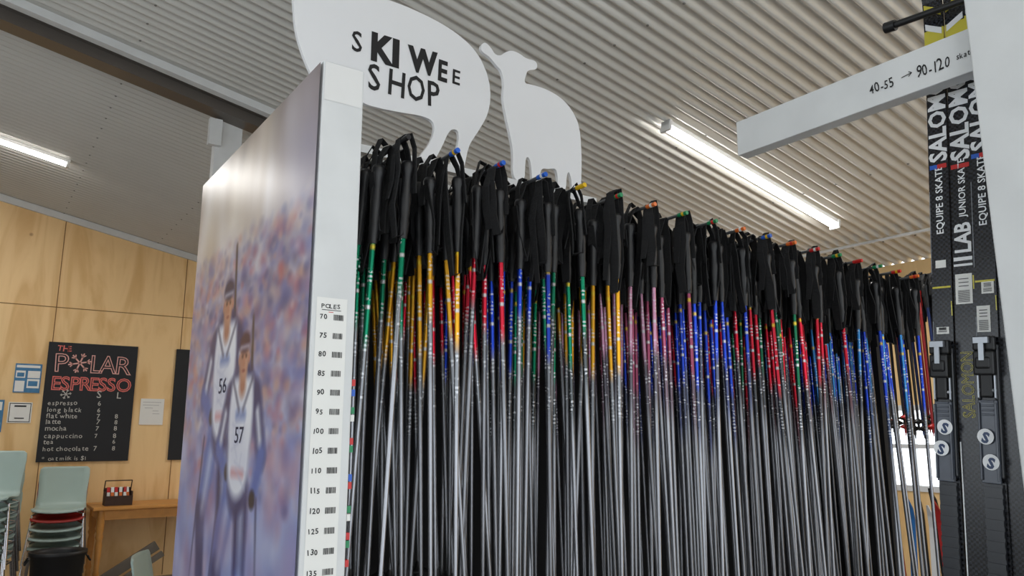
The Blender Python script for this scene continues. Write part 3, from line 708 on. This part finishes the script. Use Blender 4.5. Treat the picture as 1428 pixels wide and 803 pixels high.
# ------------------------------------------------------------------ far wall: boards and papers
cb=empty('chalkboard_menu',(.99,8.98,1.18),'black chalkboard cafe menu with drinks prices on plywood wall','chalkboard')
bb=B();bb.box(.58,1.403,8.975,8.998,1.18,2.372);cbp=part('board',bb.mesh('board',[M['blackboard']]),cb,bevel=.003)
zf=lambda y:2.372-(y-480)*.00726
cm=[M['chalk'],M['chalkred'],M['chalkpink']]
def chalk(items,name='chalk_word'):
    flat(name,text_data(items) if isinstance(items,list) else items,cm,FACE_Y,(0,8.9725,0),cbp)
chalk(hand('THE',.080,.655,zf(492),1.0,.001,1))
for t in (('P',.26,.640,zf(521),1.0,2,.004,2),('L',.26,.958,zf(521),.95,0,.004,2),('A',.26,1.050,zf(521),.90,0,.004,2),('R',.26,1.190,zf(521),1.0,-2,.004,2)):
    chalk([t[:6]+(10.0045,2)],'chalk_letter')
x_=.632
for ch_ in 'ESPRESSO':
    chalk([(ch_,.190,x_,zf(546),.95,random.uniform(-2,2),10.0050,1)],'chalk_letter');x_+={'E':.086,'S':.084,'P':.086,'R':.092,'O':.11}[ch_]*.98
chalk(hand('S',.095,1.05,zf(556),1,.0005,0),'chalk_letter');chalk(hand('L',.095,1.235,zf(556),1,.0005,0),'chalk_letter')
rows=[('espresso','6','',567),('long black','6','',576.5),('flat white','7','8',585),('latte','7','8',593),('mocha','7','8',602),('cappuccino','7','8',612),('tea','','6',620),('hot chocolate','7','8',629.5)]
for a,b,c,y in rows:
    chalk(hand(a,.066,.625,zf(y),.98,.0002,0))
    if b: chalk(hand(b,.064,1.07,zf(y),1,.0002,0),'chalk_price')
    if c: chalk(hand(c,.064,1.24,zf(y),1,.0002,0),'chalk_price')
chalk(hand('* oat milk is $1',.056,.63,zf(642),1.0,0,0))
def flake(q,cx_,cy_,r,w,mi):
    for a in range(3):
        t=a*math.pi/3+.2
        line2(q,cx_-r*math.cos(t),cy_-r*math.sin(t),cx_+r*math.cos(t),cy_+r*math.sin(t),w,mi)
        for s_ in(-1,1):
            px_,py_=cx_+s_*r*.6*math.cos(t),cy_+s_*r*.6*math.sin(t)
            for dt in(.7,-.7):
                tt=t+dt+(0 if s_==1 else math.pi)
                line2(q,px_,py_,px_+r*.35*math.cos(tt),py_+r*.35*math.sin(tt),w*.8,mi)
q=B();flake(q,.870,zf(508),.105,.014,2);chalk(q,'chalk_snowflake')
q=B();flake(q,.775,zf(552),.05,.007,0);chalk(q,'chalk_snowflake')
e=empty('chalkboard',(2.2,8.98,1.18),'plain black chalkboard on plywood wall beside the menu','chalkboard')
bb=B();bb.box(1.79,2.6,8.975,8.998,1.18,2.372);part('board',bb.mesh('board',[M['blackboard']]),e,bevel=.003)
def sheet(name,x0,x1,z0,z1,m_,label,cat,prints):
    b1=B();b1.box(x0,x1,8.990,9.0,z0,z1)
    o=obj(name,b1.mesh(name,[m_]),None,label,cat)
    for r in prints:
        q=B();rect2(q,*r);flat('printed_panel',q,[M['paper'],M['brochure'],M['ink'],M['red']],FACE_Y,(0,8.9885+(-.0006 if r[4]==1 else 0),0),o)
    return o
sheet('poster',.32,.545,1.855,2.14,M['brochure'],'blue and white photo brochure poster pinned on plywood wall','poster',[(.33,.41,2.0,2.07,0),(.43,.535,2.0,2.07,0),(.43,.535,1.90,1.99,0),(.33,.53,2.10,2.125,0),(.34,.40,2.01,2.05,1),(.44,.52,1.92,1.97,1),(.33,.41,1.865,1.97,0)])
s1=sheet('wall_sign',.30,.50,1.56,1.76,M['paper'],'small white square sign with dark border on plywood wall','sign',[(.31,.49,1.745,1.752,2),(.31,.49,1.568,1.575,2),(.31,.316,1.575,1.745,2),(.484,.49,1.575,1.745,2),(.35,.45,1.715,1.73,2),(.36,.44,1.60,1.61,2)])
sheet('poster',.10,.265,1.47,1.78,M['brochure'],'blue information poster on plywood wall','poster',[(.12,.25,1.50,1.56,0),(.12,.25,1.68,1.76,0)])
s2=sheet('paper_note',1.478,1.71,1.55,1.825,M['paper'],'handwritten white paper note taped on plywood wall','paper note',[])
pg_=mat('pen_grey',lin(120,120,126),.8)
for i,(a,b) in enumerate(((1.50,1.68),(1.50,1.66),(1.52,1.60),(1.60,1.66),(1.60,1.67))):
    q=B();rect2(q,a,b,1.785-.03*i,1.788-.03*i);flat('pen_stroke',q,[pg_],FACE_Y,(0,8.9885,0),s2)

# ------------------------------------------------------------------ chairs
def chair_parts(matn):
    prof=[(-.22,.425),(-.205,.445),(-.12,.44),(0,.43),(.10,.43),(.165,.45),(.20,.50),(.225,.58),(.245,.66),(.262,.74),(.275,.80),(.278,.82)]
    hw=[.20,.21,.215,.215,.21,.205,.20,.20,.205,.21,.205,.18]
    nu=9;vs=[]
    for (y,z),w in zip(prof,hw):
        for i in range(nu):
            u=-1+2*i/(nu-1);bowl=.03*abs(u)**2.5
            ny=0 if z<.46 else -1
            vs.append((u*w,y+(ny*bowl),z+(bowl*.8 if z<.46 else 0)))
    n=len(prof);fs=[(k_*nu+i,k_*nu+i+1,(k_+1)*nu+i+1,(k_+1)*nu+i) for k_ in range(n-1) for i in range(nu-1)]
    b1=B();b1.add(vs,fs,0,True);shell=b1.mesh('seat_shell',[matn])
    legs=[]
    for sx in(-1,1):
        for sy in(-1,1):
            b2=B();b2.path([(sx*.16,sy*.10,.425),(sx*.20,sy*.15,.41),(sx*.235,sy*(.22 if sy<0 else .24),.0)],.009,8);legs.append(b2.mesh('leg',[M['chrome']]))
    b3=B();b3.tube((-.20,-.15,.41),(-.20,.15,.41),.008);b3.tube((.20,-.15,.41),(.20,.15,.41),.008);b3.tube((-.16,0,.418),(.16,0,.418),.008)
    return shell,legs,b3.mesh('seat_frame',[M['chrome']])
CH={c:chair_parts(M[c]) for c in('mint','chairred')}
def chair(loc,rz,c='mint',label='',group=None):
    sh,lg,fr=CH[c]
    e=empty('chair',loc,label,'chair',group,rot=Euler((0,0,rz)))
    o=obj('seat_shell',sh,e);md=o.modifiers.new('s','SOLIDIFY');md.thickness=.008;md.offset=-1
    for l in lg: obj('leg',l,e)
    obj('seat_frame',fr,e)
def stack(x,y,n,rz,redat,grp):
    for i in range(n):
        c='chairred' if i in redat else 'mint'
        chair((x+.0*i,y-.012*i,.082*i),rz+random.uniform(-.02,.02),c,('red' if c=='chairred' else 'pale mint')+' plastic shell chair with chrome legs in a stack',grp)
stack(.18,7.75,7,-.25,(),'stacked chairs in the tall stack')
stack(.77,8.38,5,-.15,(3,),'stacked chairs beside the table')
chair((1.06,4.56,0),1.2,'mint','single pale mint plastic chair standing near white column')
e=empty('storage_tub',(.73,7.62,0),'round black plastic storage tub in front of stacked chairs','tub')
b1=B().lathe([(.17,0),(.175,.01),(.20,.46),(.215,.47),(.215,.50),(.202,.50),(.19,.47),(.165,.03)],28)
obj('tub_body',b1.mesh('tub_body',[M['tub']]),e)
for sx in(-1,1):
    b1=B();b1.path([(sx*.212,-.06,.45),(sx*.235,-.05,.41),(sx*.235,.05,.41),(sx*.212,.06,.45)],.007)
    obj('handle',b1.mesh('handle',[M['tub']]),e)
tb=empty('table',(1.62,8.6,0),'honey pine table with turned legs against plywood wall','table')
def rel(b,par): b.v=[(v[0]-par.location.x,v[1]-par.location.y,v[2]-par.location.z) for v in b.v];return b
b1=B();b1.box(1.04,2.25,8.28,8.95,.745,.775);obj('table_top',rel(b1,tb).mesh('table_top',[M['table']]),tb,bevel=.006)
b1=B()
for a in((1.10,2.19,8.33,8.35),(1.10,2.19,8.88,8.90),(1.10,1.12,8.35,8.88),(2.17,2.19,8.35,8.88)): b1.box(a[0],a[1],a[2],a[3],.655,.745)
obj('apron',rel(b1,tb).mesh('apron',[M['table']]),tb)
lm=B().lathe([(.018,0),(.024,.02),(.026,.12),(.020,.14),(.030,.17),(.022,.20),(.032,.42),(.024,.47),(.036,.50),(.026,.53),(.034,.56),(.034,.745)],14).mesh('leg',[M['table']])
for x in(1.12,2.17):
    for y in(8.35,8.88): obj('leg',lm,tb,loc=(x-1.62,y-8.6,0))
sn=empty('snack_holder',(1.27,8.5,.776),'small dark basket of red and white snack packets on table','basket')
b1=B();b1.box(-.12,.12,-.08,-.07,0,.09);b1.box(-.12,.12,.07,.08,0,.16);b1.box(-.12,-.11,-.07,.07,0,.13);b1.box(.11,.12,-.07,.07,0,.13);b1.box(-.11,.11,-.07,.07,0,.01)
b1.path([(-.118,.07,.13),(-.118,.02,.23),(.118,.02,.23),(.118,.07,.13)],.005)
obj('basket',b1.mesh('basket',[mat('brown_basket',lin(60,40,30),.7,0,.4,40)]),sn)
for i in range(6):
    mt=Matrix.Translation((-.09+.036*i,-.03,.012))@Matrix.Rotation(math.radians(-14),4,'X')@Matrix.Rotation(math.radians(random.uniform(-8,8)),4,'Y')
    b1=B();b1.box(-.013,.013,-.010,.010,0,.16,0,mt);b1.box(-.0132,.0132,-.0105,.0105,.05,.11,1,mt)
    obj('snack_packet',b1.mesh('p',[M['red'] if i%2==0 else M['paper'],M['paper'] if i%2==0 else M['orange']]),sn)
e=empty('folded_bench',(1.50,8.15,0),'grey timber folding bench leaning beside the table','bench')
mt=Matrix.Rotation(math.radians(-32),4,'Y')
b1=B();b1.box(-.26,.30,-.02,.02,.26,.35,0,mt);obj('seat_board',b1.mesh('b',[M['plank']]),e,bevel=.004)
b1=B();b1.box(-.26,.30,-.10,-.06,.20,.25,0,mt);b1.box(-.22,-.18,-.10,.02,.0,.28,0,mt);obj('brace',b1.mesh('b',[M['plank']]),e,bevel=.004)

# ------------------------------------------------------------------ world
w=bpy.data.worlds.new('world');scn.world=w;w.use_nodes=True
bg=w.node_tree.nodes['Background'];bg.inputs['Color'].default_value=(.87,.94,1,1);bg.inputs['Strength'].default_value=2.65
